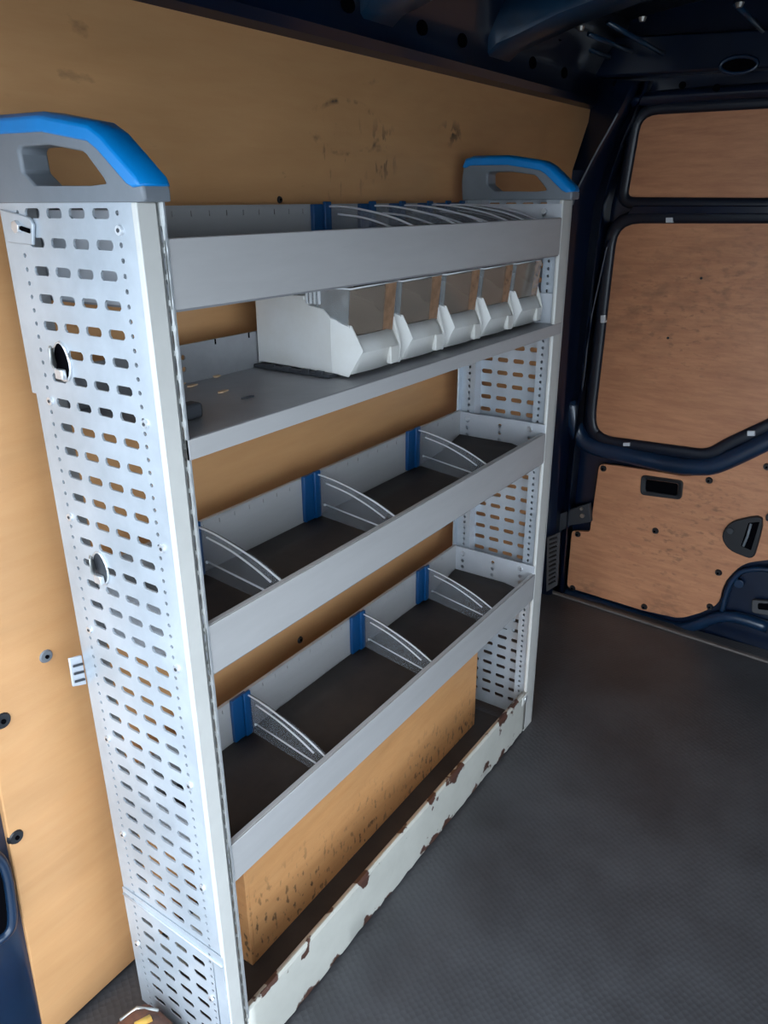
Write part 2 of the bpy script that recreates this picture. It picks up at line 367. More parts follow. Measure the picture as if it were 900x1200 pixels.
# ------------------------------------------------------------------ door end of the van
DN = Vector((1, -.078, 0)).normalized(); DP = Vector((XD, .36, 0))
def D(u, v, o=0): return onpl(u, v, DP-DN*o, DN)      # o: towards the room
dr = thing('door_1', None, None, (XD, -.4, 0), kind='structure')
def yd(y, z, o=0): return Vector((XD+.078*(y-.36), y, z))-DN*o
MB().prism([yd(.47, -.03, -.02), yd(-2.1, -.03, -.02), yd(-2.1, 2.85, -.02), yd(.47, 2.85, -.02)], DN*.05).build('door_skin', 'navy', dr)
def loopD(px, o, k=3): return [D(u, v, o) for u, v in smooth_px(px, k)]
def smooth_px(px, k):
    P = [Vector((u, v, 0)) for u, v in px]
    return [(p.x, p.y) for p in P]
def rounded(px, rad):
    """round the corners of a pixel outline; rad per corner or one value"""
    out = []; n = len(px)
    for i in range(n):
        p = Vector(px[i][:2]); r = px[i][2] if len(px[i]) > 2 else rad
        a = Vector(px[i-1][:2]); c = Vector(px[(i+1) % n][:2])
        if r < 1: out.append(tuple(p)); continue
        da = (a-p); dc = (c-p); ra = min(r, da.length*.48); rc = min(r, dc.length*.48)
        s0 = p+da.normalized()*ra; s1 = p+dc.normalized()*rc
        for t in [q/5 for q in range(6)]:
            out.append(tuple(s0*(1-t)**2+p*2*t*(1-t)+s1*t*t))
    return out
upper = rounded([(728, 238, 16), (747, 128, 26), (900, 119, 0), (1150, 108, 40), (1150, 242, 20)], 10)
middle = rounded([(718, 254, 34), (690, 500, 26), (706, 517, 14), (830, 534, 14), (852, 521, 8), (900, 499, 0), (1150, 390, 30), (1150, 252, 30)], 10)
lower = rounded([(702, 543, 7), (752, 550, 0), (800, 558, 4), (832, 557, 6), (868, 544, 6), (900, 527, 0), (980, 485, 10), (980, 640, 10), (925, 655, 8), (903, 656, 6), (870, 660, 14), (848, 683, 12),
                 (842, 708, 8), (822, 718, 4), (797, 725, 8), (755, 716, 4), (664, 688, 6), (670, 622, 4), (691, 623, 3)], 4)
for nm, px, o in (('upper_plywood', upper, .004), ('middle_plywood', middle, .004), ('lower_plywood', lower, .020)):
    MB().prism([D(u, v, o) for u, v in px], DN*.02).build(nm, 'door_ply', dr, bevel=.002)
MB().tube([D(u, v, .012) for u, v in upper], .026, 10, flat=(tuple(DN), .5), closed=True).build('window_surround', 'surround', dr, smooth=True)
MB().tube([D(u, v, .012) for u, v in middle], .030, 10, flat=(tuple(DN), .5), closed=True).build('window_surround', 'surround', dr, smooth=True)
# flat bar between the windows, and the swage under the middle panel
MB().prism([D(742, 241, .03), D(1150, 241, .03), D(1150, 250, .03), D(735, 251, .03)], DN*.05).build('cross_bar', 'navy', dr, bevel=.004)
sw = [(668, 470), (676, 505), (692, 522), (730, 532), (790, 545), (828, 547), (852, 540), (900, 517), (980, 478), (1100, 420)]
MB().tube(smooth_curve([D(u, v, .012) for u, v in sw], 4), .042, 12, flat=(tuple(DN), .8)).build('door_swage', 'navyside', dr, smooth=True)
MB().tube(smooth_curve([D(u, v, .02) for u, v in [(742, 118), (800, 112), (900, 106), (1050, 98)]], 4), .028, 10, flat=(tuple(DN), .9)).build('header_swage', 'navy', dr, smooth=True)
MB().tube(smooth_curve([D(u, v, .0) for u, v in [(655, 693), (700, 706), (760, 726), (800, 736), (850, 722), (900, 735)]], 4), .03, 8).build('sill_swage', 'navyside', dr, smooth=True)
# header above the door with its oval hole
MB().prism([D(690, 92, .07), D(1150, 64, .07), D(1150, 20, .07), D(690, 44, .07)], DN*.1).build('door_header', 'navy', dr, bevel=.01)
oc = [(866+22*math.cos(t), 76-2*math.cos(t)+10*math.sin(t)) for t in [k*math.pi/10 for k in range(20)]]
MB().prism([D(u, v, .075) for u, v in oc], DN*.01).build('header_hole', 'hole', dr)
MB().tube([D(u, v, .075) for u, v in oc], .008, 6, closed=True).build('hole_rim', 'navyside', dr, smooth=True)
for u, v in [(722, 98), (800, 100), (840, 103)]:
    MB().disc(D(u, v, .07), -DN, .014, .006).build('header_hole', 'hole', dr)
# rivets of the lower ply
for u, v in [(707, 549), (831, 563), (899, 547), (768, 622), (677, 626), (671, 689), (755, 711), (832, 711), (842, 671)]:
    p = D(u, v, .020); MB().disc(p, -DN, .017, .010, 14, .012).build('ply_rivet', 'black', dr, smooth='auto')
    MB().disc(p-DN*.009, -DN, .005, .004, 8).build('rivet_pin', 'hole', dr)
for u, v in [(764, 236), (847, 127), (723, 126+10), (822, 326), (783, 396)]:
    MB().disc(D(u, v, .005), -DN, .006, .004, 8).build('ply_screw', 'black', dr)
for u, v, w_, h_ in [(784, 258, 8, 6), (706, 374, 5, 9), (734, 521, 8, 4), (880, 508, 9, 6)]:
    MB().prism([D(u-w_/2, v-h_/2, .035), D(u+w_/2, v-h_/2, .035), D(u+w_/2, v+h_/2, .035), D(u-w_/2, v+h_/2, .035)], DN*.03).build('trim_clip', 'clearrib', dr, bevel=.002)
for u, v, rad, ns, lo, hi in [(860, 330, .35, 30, .50, .68), (760, 350, .3, 14, .48, .66), (800, 370, .45, 40, .56, .66), (740, 380, .28, 12, .50, .7), (690, 690, .10, 30, .40, .6), (780, 715, .16, 35, .42, .6), (780, 640, .4, 40, .56, .66), (840, 600, .3, 40, .52, .66)]:
    p = D(u, v, .01); add_mask(M['door_ply'], ((p.x-XD)*S, (p.y+.4)*S, p.z*S), rad*S, ns, lo, hi+.05, (.27, .13, .075), stretch=(1, 1, 2.2))
# grab recess
px = rounded([(751, 557), (800, 564), (798, 586), (750, 580)], 5); pi = rounded([(757, 561.5), (795, 567), (793, 581), (756, 575.5)], 3)
h1 = MB().ring([D(u, v, .034) for u, v in px], [D(u, v, .030) for u, v in pi], DN*.02).build('grab_recess', 'black', dr, bevel=.003)
MB().prism([D(u, v, .021) for u, v in pi], DN*.006).build('recess_back', 'hole', h1)
# half-round pull pocket
px = smooth_curve([Vector((u, v, 0)) for u, v in [(893, 608), (870, 608), (853, 615), (846, 629), (853, 643), (868, 651), (881, 654), (887, 642)]], 3, True)
px = [(p.x, p.y) for p in px]
h2 = MB().prism([D(u, v, .040) for u, v in px], DN*.022).build('pull_pocket', 'black', dr, bevel=.005)
MB().prism([D(u, v, .044) for u, v in [(877, 613), (890, 612), (880, 645), (868, 640)]], DN*.006).build('pocket_recess', 'hole', h2, bevel=.002)
MB().tube([D(u, v, .046) for u, v in [(880, 614), (876, 628), (871, 640)]], .006, 6).build('pocket_lip', 'greyplastic', h2, smooth=True)
MB().disc(D(856, 622, .040), -DN, .016, .006, 14).build('pocket_key', 'darkrail', h2, bevel=.002)
MB().prism([D(u, v, .035) for u, v in rounded([(897, 603), (925, 600), (925, 612), (897, 611)], 3)], DN*.02).build('lock_knob', 'black', dr, bevel=.003)
# latch area low on the right
MB().tube(smooth_curve([D(u, v, .004) for u, v in [(846, 716), (853, 690), (866, 672), (884, 667), (905, 668)]], 4), .014, 8).build('latch_surround', 'navyside', dr, smooth=True)
MB().prism([D(u, v, .012) for u, v in rounded([(881, 703), (903, 705), (903, 722), (881, 718)], 3)], DN*.02).build('latch_plate', 'ventgrey', dr, bevel=.003)
MB().prism([D(u, v, .016) for u, v in rounded([(888, 707), (905, 708), (905, 716), (888, 714)], 2)], DN*.02).build('latch_slot', 'hole', dr)
MB().disc(D(866, 684, .002), -DN, .022, .006, 18).build('latch_plug', 'navyside', dr, bevel=.002)

# corner pillar between the ply wall and the door
cp = thing('trim_3', None, None, (2.75, .40, 0), kind='structure')
vs_ = [95, 125, 160, 200, 240, 300, 380, 450, 520, 600, 700]
E0 = [706, 696, 684, 671, 662, 655, 650, 646, 642, 636, 632]
E1 = [742, 728, 708, 687, 673, 666, 661, 657, 653, 648, 642]
E2 = [752, 740, 724, 708, 696, 688, 680, 674, 668, 660, 653]
E3 = [765, 753, 738, 726, 716, 708, 696, 686, 680, 672, 662]
rows = []
for i, v in enumerate(vs_):
    p0 = onp(E0[i], v, 1, .44); p0.x = min(p0.x, 2.86)
    p1 = onp(E1[i], v, 0, 2.74); p1b = onp(E1[i]+4, v, 0, 2.755); p2 = onp(E2[i], v, 0, 2.86); p2b = onp((E2[i]+E3[i])/2, v, 0, 2.80); p3 = D(E3[i], v, .0)
    rows.append([(p0.x, .45, p0.z), tuple(p0), tuple(p1), tuple(p1b), tuple(p2), tuple(p2b), tuple(p3)])
MB().grid(rows).build('pillar_skin', 'navy', cp, smooth='auto', solid=.008)
# seams on the pillar
MB().tube(smooth_curve([onp(u, v, 0, 2.72) for u, v in [(724, 133), (712, 155), (700, 176), (686, 203), (675, 226), (671, 240)]], 4), .0045, 6).build('pillar_seam', 'greyplastic', cp, smooth=True)
MB().tube(smooth_curve([D(u, v, .03) for u, v in [(713, 281), (700, 340), (691, 384), (684, 445), (676, 500), (671, 570)]], 4), .006, 6).build('pillar_seam', 'navy', cp, smooth=True)
# hinge arm
MB().prism([D(u, v, .05) for u, v in [(636, 612), (668, 597), (690, 590), (692, 612), (668, 616), (638, 634)]], DN*.03).build('hinge_arm', 'darkrail', cp, bevel=.004)
MB().disc(D(683, 604, .055), -DN, .012, .01, 10).build('hinge_bolt', 'zinc', cp)
MB().disc(D(682, 596, .055), -DN, .008, .01, 10).build('hinge_bolt', 'zinc', cp)
# louvre vent low on the pillar
vt = thing('air_vent', 'small dark louvred air vent low on the corner pillar behind the racking', 'vent', tuple(onp(648, 688, 0, 2.69)))
q = [onp(u, v, 0, 2.69) for u, v in [(641, 630), (656, 624), (653, 686), (640, 694)]]
MB().prism(q, (.012, 0, 0)).build('vent_plate', 'ventgrey', vt, bevel=.002)
for k in range(11):
    t = (k+.8)/12.2
    A = q[0].lerp(q[3], t); B = q[1].lerp(q[2], t)
    A2 = A.lerp(B, .25); B2 = A.lerp(B, .80)
    MB().tube([A2-Vector((.003, 0, 0)), B2-Vector((.003, 0, 0))], .0055, 6).build('louvre_slat', 'black', vt)

# ------------------------------------------------------------------ the racking
TOPZ = 2.0; DEP = .345
un = thing('shelving_unit', 'tall light grey metal van racking with perforated end panels and blue-topped handles', 'shelving', (.8, .17, 0))
PIT = .0464; Z0 = 1.984
first = Z0-PIT*42
cols = [.088, .148, .209, .269]
def side_strips(zlo, zhi):
    f = Z0
    while f-PIT/2-PIT >= zlo-1e-6: f -= PIT
    fr = 1.985-.0232*0
    while fr-.0232*1.5 >= zlo-1e-6: fr -= .0232
    st = [(0, .038, None, 0, 0, 0, ''), (.038, .0575, .0232, fr, .0042, .0042, 'round')]
    for i, c in enumerate(cols):
        st.append((.0575+.0605*i, .0575+.0605*(i+1), PIT, f, .0205, .0078, 'slot'))
    st += [(.2995, .325, .0232, fr, .0042, .0042, 'round'), (.325, .352, None, 0, 0, 0, '')]
    return st
LEV = [(.250, 1.738), (.233, 1.335)]
def skipn(a, b_):
    return any(abs(a-ly) < .035 and abs(b_-lz) < .04 for ly, lz in LEV)
# near side panel
mp = lambda a_, b_, t: (-.036+t, a_, b_)
near = MB().perf(mp, side_strips(.40, TOPZ+.0075), .40, TOPZ+.0075, .004).build('side_panel', 'panel', un, fixn=False)
# lower overlapping plate, leaning out a little
def mpl(a_, b_, t): return (-.0395-.003*math.sin(max(0, min(1, (b_-.02)/.40))*math.pi)+t, a_, b_)
ss = side_strips(.02, .425); ss[0] = (.004, .038, None, 0, 0, 0, '')
lp = MB().perf(mpl, ss, .02, .425, .002).build('lower_plate', 'panel', near, fixn=False)
MB().tube([(-.040, .005, .398), (-.041, .12, .402), (-.041, .25, .404), (-.040, .35, .406)], .0035, 6).build('fold_ridge', 'panel', near, smooth=True)
# upper-rear flange, step at z 1.667
MB().box(-.035, -.031, .352, .366, 1.667, 2.0).build('rear_flange', 'panel', near)
# front post: bevelled face, slotted inner edge
MB().box(-.0375, .0, -.001, .012, .0, 2.0).build('front_post', 'post', near, bevel=.002)
stn = [(.0, .0045, None, 0, 0, 0, ''), (.0045, .0115, .04, .03, .0022, .016, 'slot'), (.0115, .014, None, 0, 0, 0, '')]
MB().perf(lambda a_, b_, t: (.0+a_, .003+t, b_), stn, 0, 2.0, .003).build('slotted_edge', 'zinc', near, fixn=False)
MB().box(.012, .0155, -.002, .010, 0, 2.0).build('edge_trim', 'screw', near)
MB().box(-.032, .010, .325, .352, 0, 2.0).build('back_post', 'rail', near, bevel=.003)
# screws down the panel edges
for u, v in [(140, 270), (170, 497), (190, 643), (207, 784), (222, 921), (237, 1041), (250, 1168), (82, 606), (105, 738), (126, 866), (144, 978), (163, 1104), (59, 470)]:
    p = onp(u, v, 0, -.037); low = p.z < .44
    x = mpl(p.y, p.z, 0)[0] if low else -.036
    MB().disc((x, p.y, p.z), (-1, 0, 0), .0085, .004, 14, .0075).build('panel_screw', 'screw', near, smooth='auto')
    MB().disc((x-.004, p.y, p.z), (-1, 0, 0), .0035, .001, 6).build('screw_socket', 'darkrail', near)
# top rear bracket plate with its screw
br = MB(); q = [onp(u, v, 0, -.037) for u, v in [(3, 245), (38, 255), (42, 263), (42, 287), (12, 284), (7, 268)]]
brk = br.prism(q, (-.006, 0, 0)).build('corner_bracket', 'panel', near, bevel=.002)
p = onp(20, 266, 0, -.045)
MB().disc((-.043, p.y, p.z), (-1, 0, 0), .011, .007, 6).build('bracket_bolt', 'screw', near, bevel=.001)
MB().tube([(-.045, p.y-.012, p.z-.002), (-.045, p.y-.034, p.z-.006)], .004, 6).build('bracket_slot', 'hole', near)
# torn latch openings
for k, (ly, lz) in enumerate(LEV):
    g_ = [(-.0375, ly+.022*math.cos(t)*(1-.15*math.sin(t)), lz+.034*math.sin(t)) for t in [i*math.pi/8 for i in range(16)]]
    o = MB().prism(g_, (-.002, 0, 0)).build('latch_opening', 'darkrail' if k else 'hole', near)
    MB().tube(g_, .0028, 6, closed=True).build('opening_lip', 'screw', near, smooth=True)
    tg = [(-.052, ly+.012, lz+.030), (-.058, ly+.002, lz+.028), (-.062, ly+.0, lz+.0), (-.054, ly+.006, lz-.012), (-.044, ly+.016, lz-.008), (-.044, ly+.020, lz+.02)]
    MB().prism(tg, (.006, 0, 0)).build('latch_tongue', 'zinc', near, bevel=.003)
    MB().box(-.050, -.040, ly-.012, ly+.010, lz-.030, lz-.012).build('latch_catch', 'screw', near, bevel=.002)
# fixing lug that stands out at the rear edge
q = [onp(u, v, 1, .352) for u, v in [(81, 772), (96, 768), (102, 802), (86, 805)]]
lug = MB().prism(q, (0, .006, 0)).build('fixing_lug', 'plate', near, bevel=.002)
for v in (780, 789, 798):
    a_ = onp(86+(v-780)*.12, v+1, 1, .350); b_ = onp(97+(v-780)*.12, v-2, 1, .350)
    MB().tube([a_, b_], .003, 6).build('lug_slot', 'darkrail', near)

# far side panel
XF = 1.667
far = MB().perf(lambda a_, b_, t: (XF-.010-t, a_, b_), side_strips(.02, TOPZ+.0075), .02, TOPZ+.0075, .004).build('side_panel', 'panel', un, fixn=False)
MB().box(XF-.078, XF, 0, .014, 0, 2.0).build('front_post', 'post', far, bevel=.004)
fs_ = [(.014, .030, None, 0, 0, 0, ''), (.030, .052, .0232, .03, .0052, .0052, 'round'), (.052, .062, None, 0, 0, 0, '')]
MB().perf(lambda a_, b_, t: (XF-.060+t, a_, b_), fs_, 0.0, 2.0, .003).build('post_flange', 'panel', far, fixn=False)
MB().box(XF-.056, XF-.014, .060, .063, 0, 2.0).build('post_web', 'plate', far)
fs_ = [(.292, .302, None, 0, 0, 0, ''), (.302, .326, .0232, .03, .0052, .0052, 'round'), (.326, .345, None, 0, 0, 0, '')]
MB().perf(lambda a_, b_, t: (XF-.060+t, a_, b_), fs_, 0.0, 2.0, .003).build('post_flange', 'panel', far, fixn=False)
MB().box(XF-.056, XF-.014, .291, .294, 0, 2.0).build('post_web', 'plate', far)
MB().box(XF-.085, XF-.014, .345, .352, 0, 2.0).build('back_post', 'panel', far, bevel=.002)
MB().box(XF-.008, XF-.002, .10, .25, .40, .46).build('lower_strap', 'panel', far)

# trays ---------------------------------------------------------------
XL = .012; XR = 1.588
def back_strips(z0, z1):
    return [(z0, z1-.022, None, 0, 0, 0, ''), (z1-.022, z1-.004, .0525, .06, .006, .0014, 'slot'), (z1-.004, z1, None, 0, 0, 0, '')]
def endplate(parent, x, z0, z1, sign):
    st = [(.004, .045, None, 0, 0, 0, '')]
    hp_ = (z1-z0)/5.2
    for c in (.06, .175, .305):
        st.append((c-.015, c+.015, hp_, z0+hp_*1.1, .0075, .0075, 'round'))
        nx = {.06: .16, .175: .29, .305: .338}[c]; st.append((c+.015, nx, None, 0, 0, 0, ''))
    o = MB().perf(lambda a_, b_, t: (x+sign*t, a_, b_), st, z0, z1, .004).build('end_plate', 'plate', parent, fixn=False)
    for y in (.06, .305):
        MB().disc((x, y, z1-.022), (-sign, 0, 0), .010, .005, 14, .008).build('plate_screw', 'screw', parent, smooth='auto')
def tray(name, zr0, zr1, zb, flo, lbl, nomat=False):
    t = MB().box(XL, XR, .004, .338, flo-.008, flo).build(name, 'shelf', un, label=lbl)
    fr = MB().add([(XL, .0, zr0), (XR, .0, zr0), (XR, .0, zr1), (XL, .0, zr1), (XL, .006, zr0), (XR, .006, zr0), (XR, .006, zr1-.002), (XL, .006, zr1-.002)],
                  [(0, 1, 2, 3), (7, 6, 5, 4), (0, 4, 5, 1), (3, 2, 6, 7), (0, 3, 7, 4), (1, 5, 6, 2)]).build('front_rail', 'rail', t, bevel=.0015)
    MB().box(XL, XR, .0055, .016, zr1-.004, zr1).build('rail_hem', 'rail', t)
    # back rail with tick slots along its top
    MB().perf(lambda a_, b_, tt: (b_, .336+tt, a_), back_strips(flo-.006, zb), XL, XR, .004).build('back_rail', 'rail', t, fixn=False)
    MB().box(XL, XR, .336, .346, zb-.001, zb+.003).build('back_hem', 'rail', t)
    endplate(t, XR-.002, flo-.004, zb-.002, 1); endplate(t, XL+.002, flo-.004, zb-.002, -1)
    return t
t1 = tray('shelf_tray', 1.838, 1.947, 1.990, 1.842, 'uppermost tray')
t3 = tray('shelf_tray', 1.146, 1.253, 1.284, 1.150, 'upper divided tray')
t4 = tray('shelf_tray', .606, .711, .744, .610, 'lower divided tray')
# open bin shelf
bs = MB(); zs = 1.622
sec = [(0, zs-.036), (0, zs-.001), (.002, zs), (.338, zs), (.338, zs-.006), (.006, zs-.006), (.006, zs-.034), (.02, zs-.034), (.02, zs-.038), (.003, zs-.038)]
sh = bs.prism([(XL, y, z) for y, z in sec], (1.645-XL, 0, 0)).build('bin_shelf', 'shelf', un, label='open shelf without a front rail')
MB().box(XL, 1.645, -.0025, .001, zs-.037, zs-.001).build('front_lip', 'rail', sh, bevel=.001)
st = [(zs, zs+.022, None, 0, 0, 0, ''), (zs+.022, zs+.042, 1.50, .80, .001, .001, 'slot'), (zs+.042, zs+.090, None, 0, 0, 0, '')]
# back wall of the shelf with two round holes by the near end
bw = MB()
mpb = lambda a_, b_, tt: (b_, .336+tt, a_)
bw.perf(mpb, [(zs, zs+.020, None, 0, 0, 0, ''), (zs+.020, zs+.046, .026, .313, .0062, .0062, 'round'), (zs+.046, zs+.072, .026, .313, .0062, .0062, 'round'), (zs+.072, zs+.086, None, 0, 0, 0, '')], .300, .326, .004)
bw.box(XL, .300, .336, .340, zs, zs+.086).box(.326, 1.60, .336, .340, zs, zs+.086)
bwo = bw.build('back_rail', 'shelf', sh)
for k in range(14):
    MB().box(.08+.11*k, .083+.11*k, .334, .337, zs+.074, zs+.086).build('rail_notch', 'hole', sh)
endp = MB().perf(lambda a_, b_, t: (1.598+t, a_, b_), [(.004, .045, None, 0, 0, 0, ''), (.045, .075, .035, zs+.02, .006, .006, 'round'), (.075, .338, None, 0, 0, 0, '')], zs, zs+.095, .004).build('end_plate', 'plate', sh, fixn=False)
for zz in (zs+.03, zs+.075):
    MB().disc((1.597, .085, zz), (-1, 0, 0), .010, .006, 14, .008).build('plate_screw', 'screw', sh, smooth='auto')

# base: white chipped front rail and sheet
bt = MB().box(XL, 1.60, .006, .338, .006, .012).build('base_sheet', 'mat', un)
bmr = MB(); rows = []
nx = 60
for i in range(nx+1):
    x = XL+(1.585-XL)*i/nx; j = random.uniform(-1, 1)*.005
    rows.append([(x, .018, .186), (x, .006, .190), (x, .0, .186), (x, -.001, .10), (x, 0.0, .014+j), (x, .006, .008)])
br_ = bmr.grid(rows).build('base_rail', 'chipped', un, solid=.004, smooth='auto', label='cream-painted base rail with chipped, rusty edges')
MB().disc((1.575, .002, .170), (0, -1, 0), .016, .010, 14, .012).build('rail_bolt', 'screw', un, smooth='auto')
MB().box(1.545, 1.60, -.006, .0, .150, .190).build('rail_bracket', 'post', un, bevel=.006)
# floor under the racking
MB().box(XL, 1.60, .336, .342, .012, .16).build('base_back', 'chipped', un)

# blue topped handles
def handle(x0, x1, dy=0):
    O = [(.362, 2.0), (.366, 2.06), (.358, 2.112), (.345, 2.124), (.20, 2.122), (.082, 2.102), (.052, 2.088), (-.018, 2.030), (-.024, 2.018), (-.024, 2.0)]
    I = [(.240, 2.026), (.268, 2.046), (.270, 2.078), (.262, 2.084), (.19, 2.084), (.108, 2.072), (.100, 2.068), (.066, 2.034), (.062, 2.026), (.10, 2.024)]
    o = MB().ring([(x0, y+dy, z) for y, z in O], [(x0, y+dy, z) for y, z in I], (x1-x0, 0, 0)).build('top_handle', 'greyplastic', un, bevel=.007, seg=3)
    T = [(.366, 2.100), (.356, 2.126), (.325, 2.134), (.20, 2.132), (.080, 2.112), (.050, 2.096), (-.022, 2.036), (-.026, 2.022)]
    B = [(.350, 2.098), (.336, 2.104), (.320, 2.105), (.20, 2.103), (.088, 2.085), (.066, 2.072), (.010, 2.026), (-.004, 2.020)]
    n = len(T)
    mb = MB(); a_, b_ = x0-.004, x1+.004
    secs = []
    for (ty, tz), (by, bz) in zip(T, B):
        my, mz = ty*.72+by*.28, tz*.72+bz*.28
        secs.append([(a_, by+dy, bz), (a_, my+dy, mz), (a_+.012, ty+dy, tz), (b_-.012, ty+dy, tz), (b_, my+dy, mz), (b_, by+dy, bz)])
    mb.grid(secs)
    K = 6
    mb.f += [tuple(range(K)), tuple((n-1)*K+k for k in range(K-1, -1, -1))]
    mb.f += [(i*K, (i+1)*K, (i+1)*K+K-1, i*K+K-1) for i in range(n-1)]
    mb.build('grip_cover', 'blue', o, bevel=.003, label='blue grip')
    return o
handle(-.041, .012); handle(XF-.072, XF-.010)

# ------------------------------------------------------------------ mats
def rubber_mat(z, x0, x1, lift, label):
    rows_t = []; n = 24
    for i in range(n+1):
        x = x0+(x1-x0)*i/n; t = max(0, (x-1.30)/(x1-1.30)) if x1 > 1.3 else 0
        zz = z+.004+lift*t*t; rows_t.append([(x, .012, z+.004+lift*.4*t*t), (x, .12, zz*1), (x, .24, zz), (x, .332, zz)])
    return tag(MB().grid(rows_t).build('rubber_mat', 'mat', solid=.005, smooth=True), label, 'mat')
rubber_mat(1.151, .02, 1.578, .042, 'dark ribbed rubber mat lying in the upper divided tray')
rubber_mat(.611, .02, 1.578, .030, 'dark ribbed rubber mat lying in the lower divided tray')

# ------------------------------------------------------------------ dividers
def divider(x, z0, label, clipx=None, skew=0, h=.131, grp='clear tray dividers'):
    t = thing('tray_divider', label, 'divider', (x, .17, z0), grp)
    top = smooth_curve([Vector((0, y, z)) for y, z in [(.332, h), (.27, h), (.19, h-.009), (.10, h-.026), (.018, h-.052)]], 4)
    fx = lambda y: x-skew*(.332-y)/.32
    mb = MB(); n = len(top)
    for d_ in (0, .004):
        mb.v += [(fx(p.y)+d_, p.y, z0+p.z) for p in top]+[(fx(p.y)+d_, p.y, z0+.008) for p in top]
    q = 2*n
    mb.f += [(i, i+1, n+i+1, n+i) for i in range(n-1)]+[(q+i, q+n+i, q+n+i+1, q+i+1) for i in range(n-1)]
    mb.f += [(i, q+i, q+i+1, i+1) for i in range(n-1)]+[(n+i, n+i+1, q+n+i+1, q+n+i) for i in range(n-1)]+[(0, n, q+n, q), (n-1, q+n-1, q+2*n-1, 2*n-1)]
    mb.build('clear_sheet', 'clear', t)
    def sk(y): return x-.003-skew*(.332-y)/.32
    MB().tube([(sk(p.y), p.y, z0+p.z) for p in top], .0026, 6).build('top_edge', 'clearrib', t, smooth=True)
    MB().tube(smooth_curve([(sk(y), y, z0+z) for y, z in [(.285, h-.018), (.20, h-.026), (.12, h-.044), (.065, h-.062)]], 4), .0026, 6).build('moulded_rib', 'clearrib', t, smooth=True)
    MB().tube([(sk(.29), .29, z0+.048), (sk(.06), .06, z0+.040)], .0024, 6).build('moulded_rib', 'clearrib', t, smooth=True)
    MB().disc((sk(.29)-.002, .29, z0+.048), (-1, 0, 0), .004, .002, 8).build('rib_stud', 'clearrib', t)
    c = MB().box(x-.058, x-.002, .3225, .3345, z0+.002, z0+h+.006)
    c = c.build('blue_clip', 'blueclip', t, bevel=.002, label='blue clip')
    MB().box(x-.022, x+.004, .314, .3230, z0+.004, z0+h+.012).build('clip_rib', 'blueclip', c, bevel=.002)
    return t
m1 = 1.157; m2 = .617
divider(.292, m1, 'clear plastic divider with two ridges, nearest the near end panel in the upper divided tray', skew=.035)
divider(.742, m1, 'clear plastic divider with two ridges, second from the near end in the upper divided tray', skew=.045)
divider(1.272, m1+.003, 'clear plastic divider with two ridges, nearest the far end in the upper divided tray', skew=.07)
divider(.406, m2, 'clear plastic divider with two ridges, nearest the near end panel in the lower divided tray', skew=.035)
divider(.944, m2, 'clear plastic divider with two ridges, in the middle of the lower divided tray', skew=.055)
divider(1.346, m2+.002, 'clear plastic divider with two ridges, nearest the far end in the lower divided tray', skew=.06)
for x, l in [(.827, 'first of the row from the near end'), (1.027, 'second of the row from the near end'), (1.177, 'middle one, behind the long front rail'),
             (1.33, 'third from the far handle'), (1.44, 'second from the far handle'), (1.53, 'closest to the far handle')]:
    divider(x, 1.845, 'clear divider in the uppermost tray, '+l, skew=.03, h=.142)

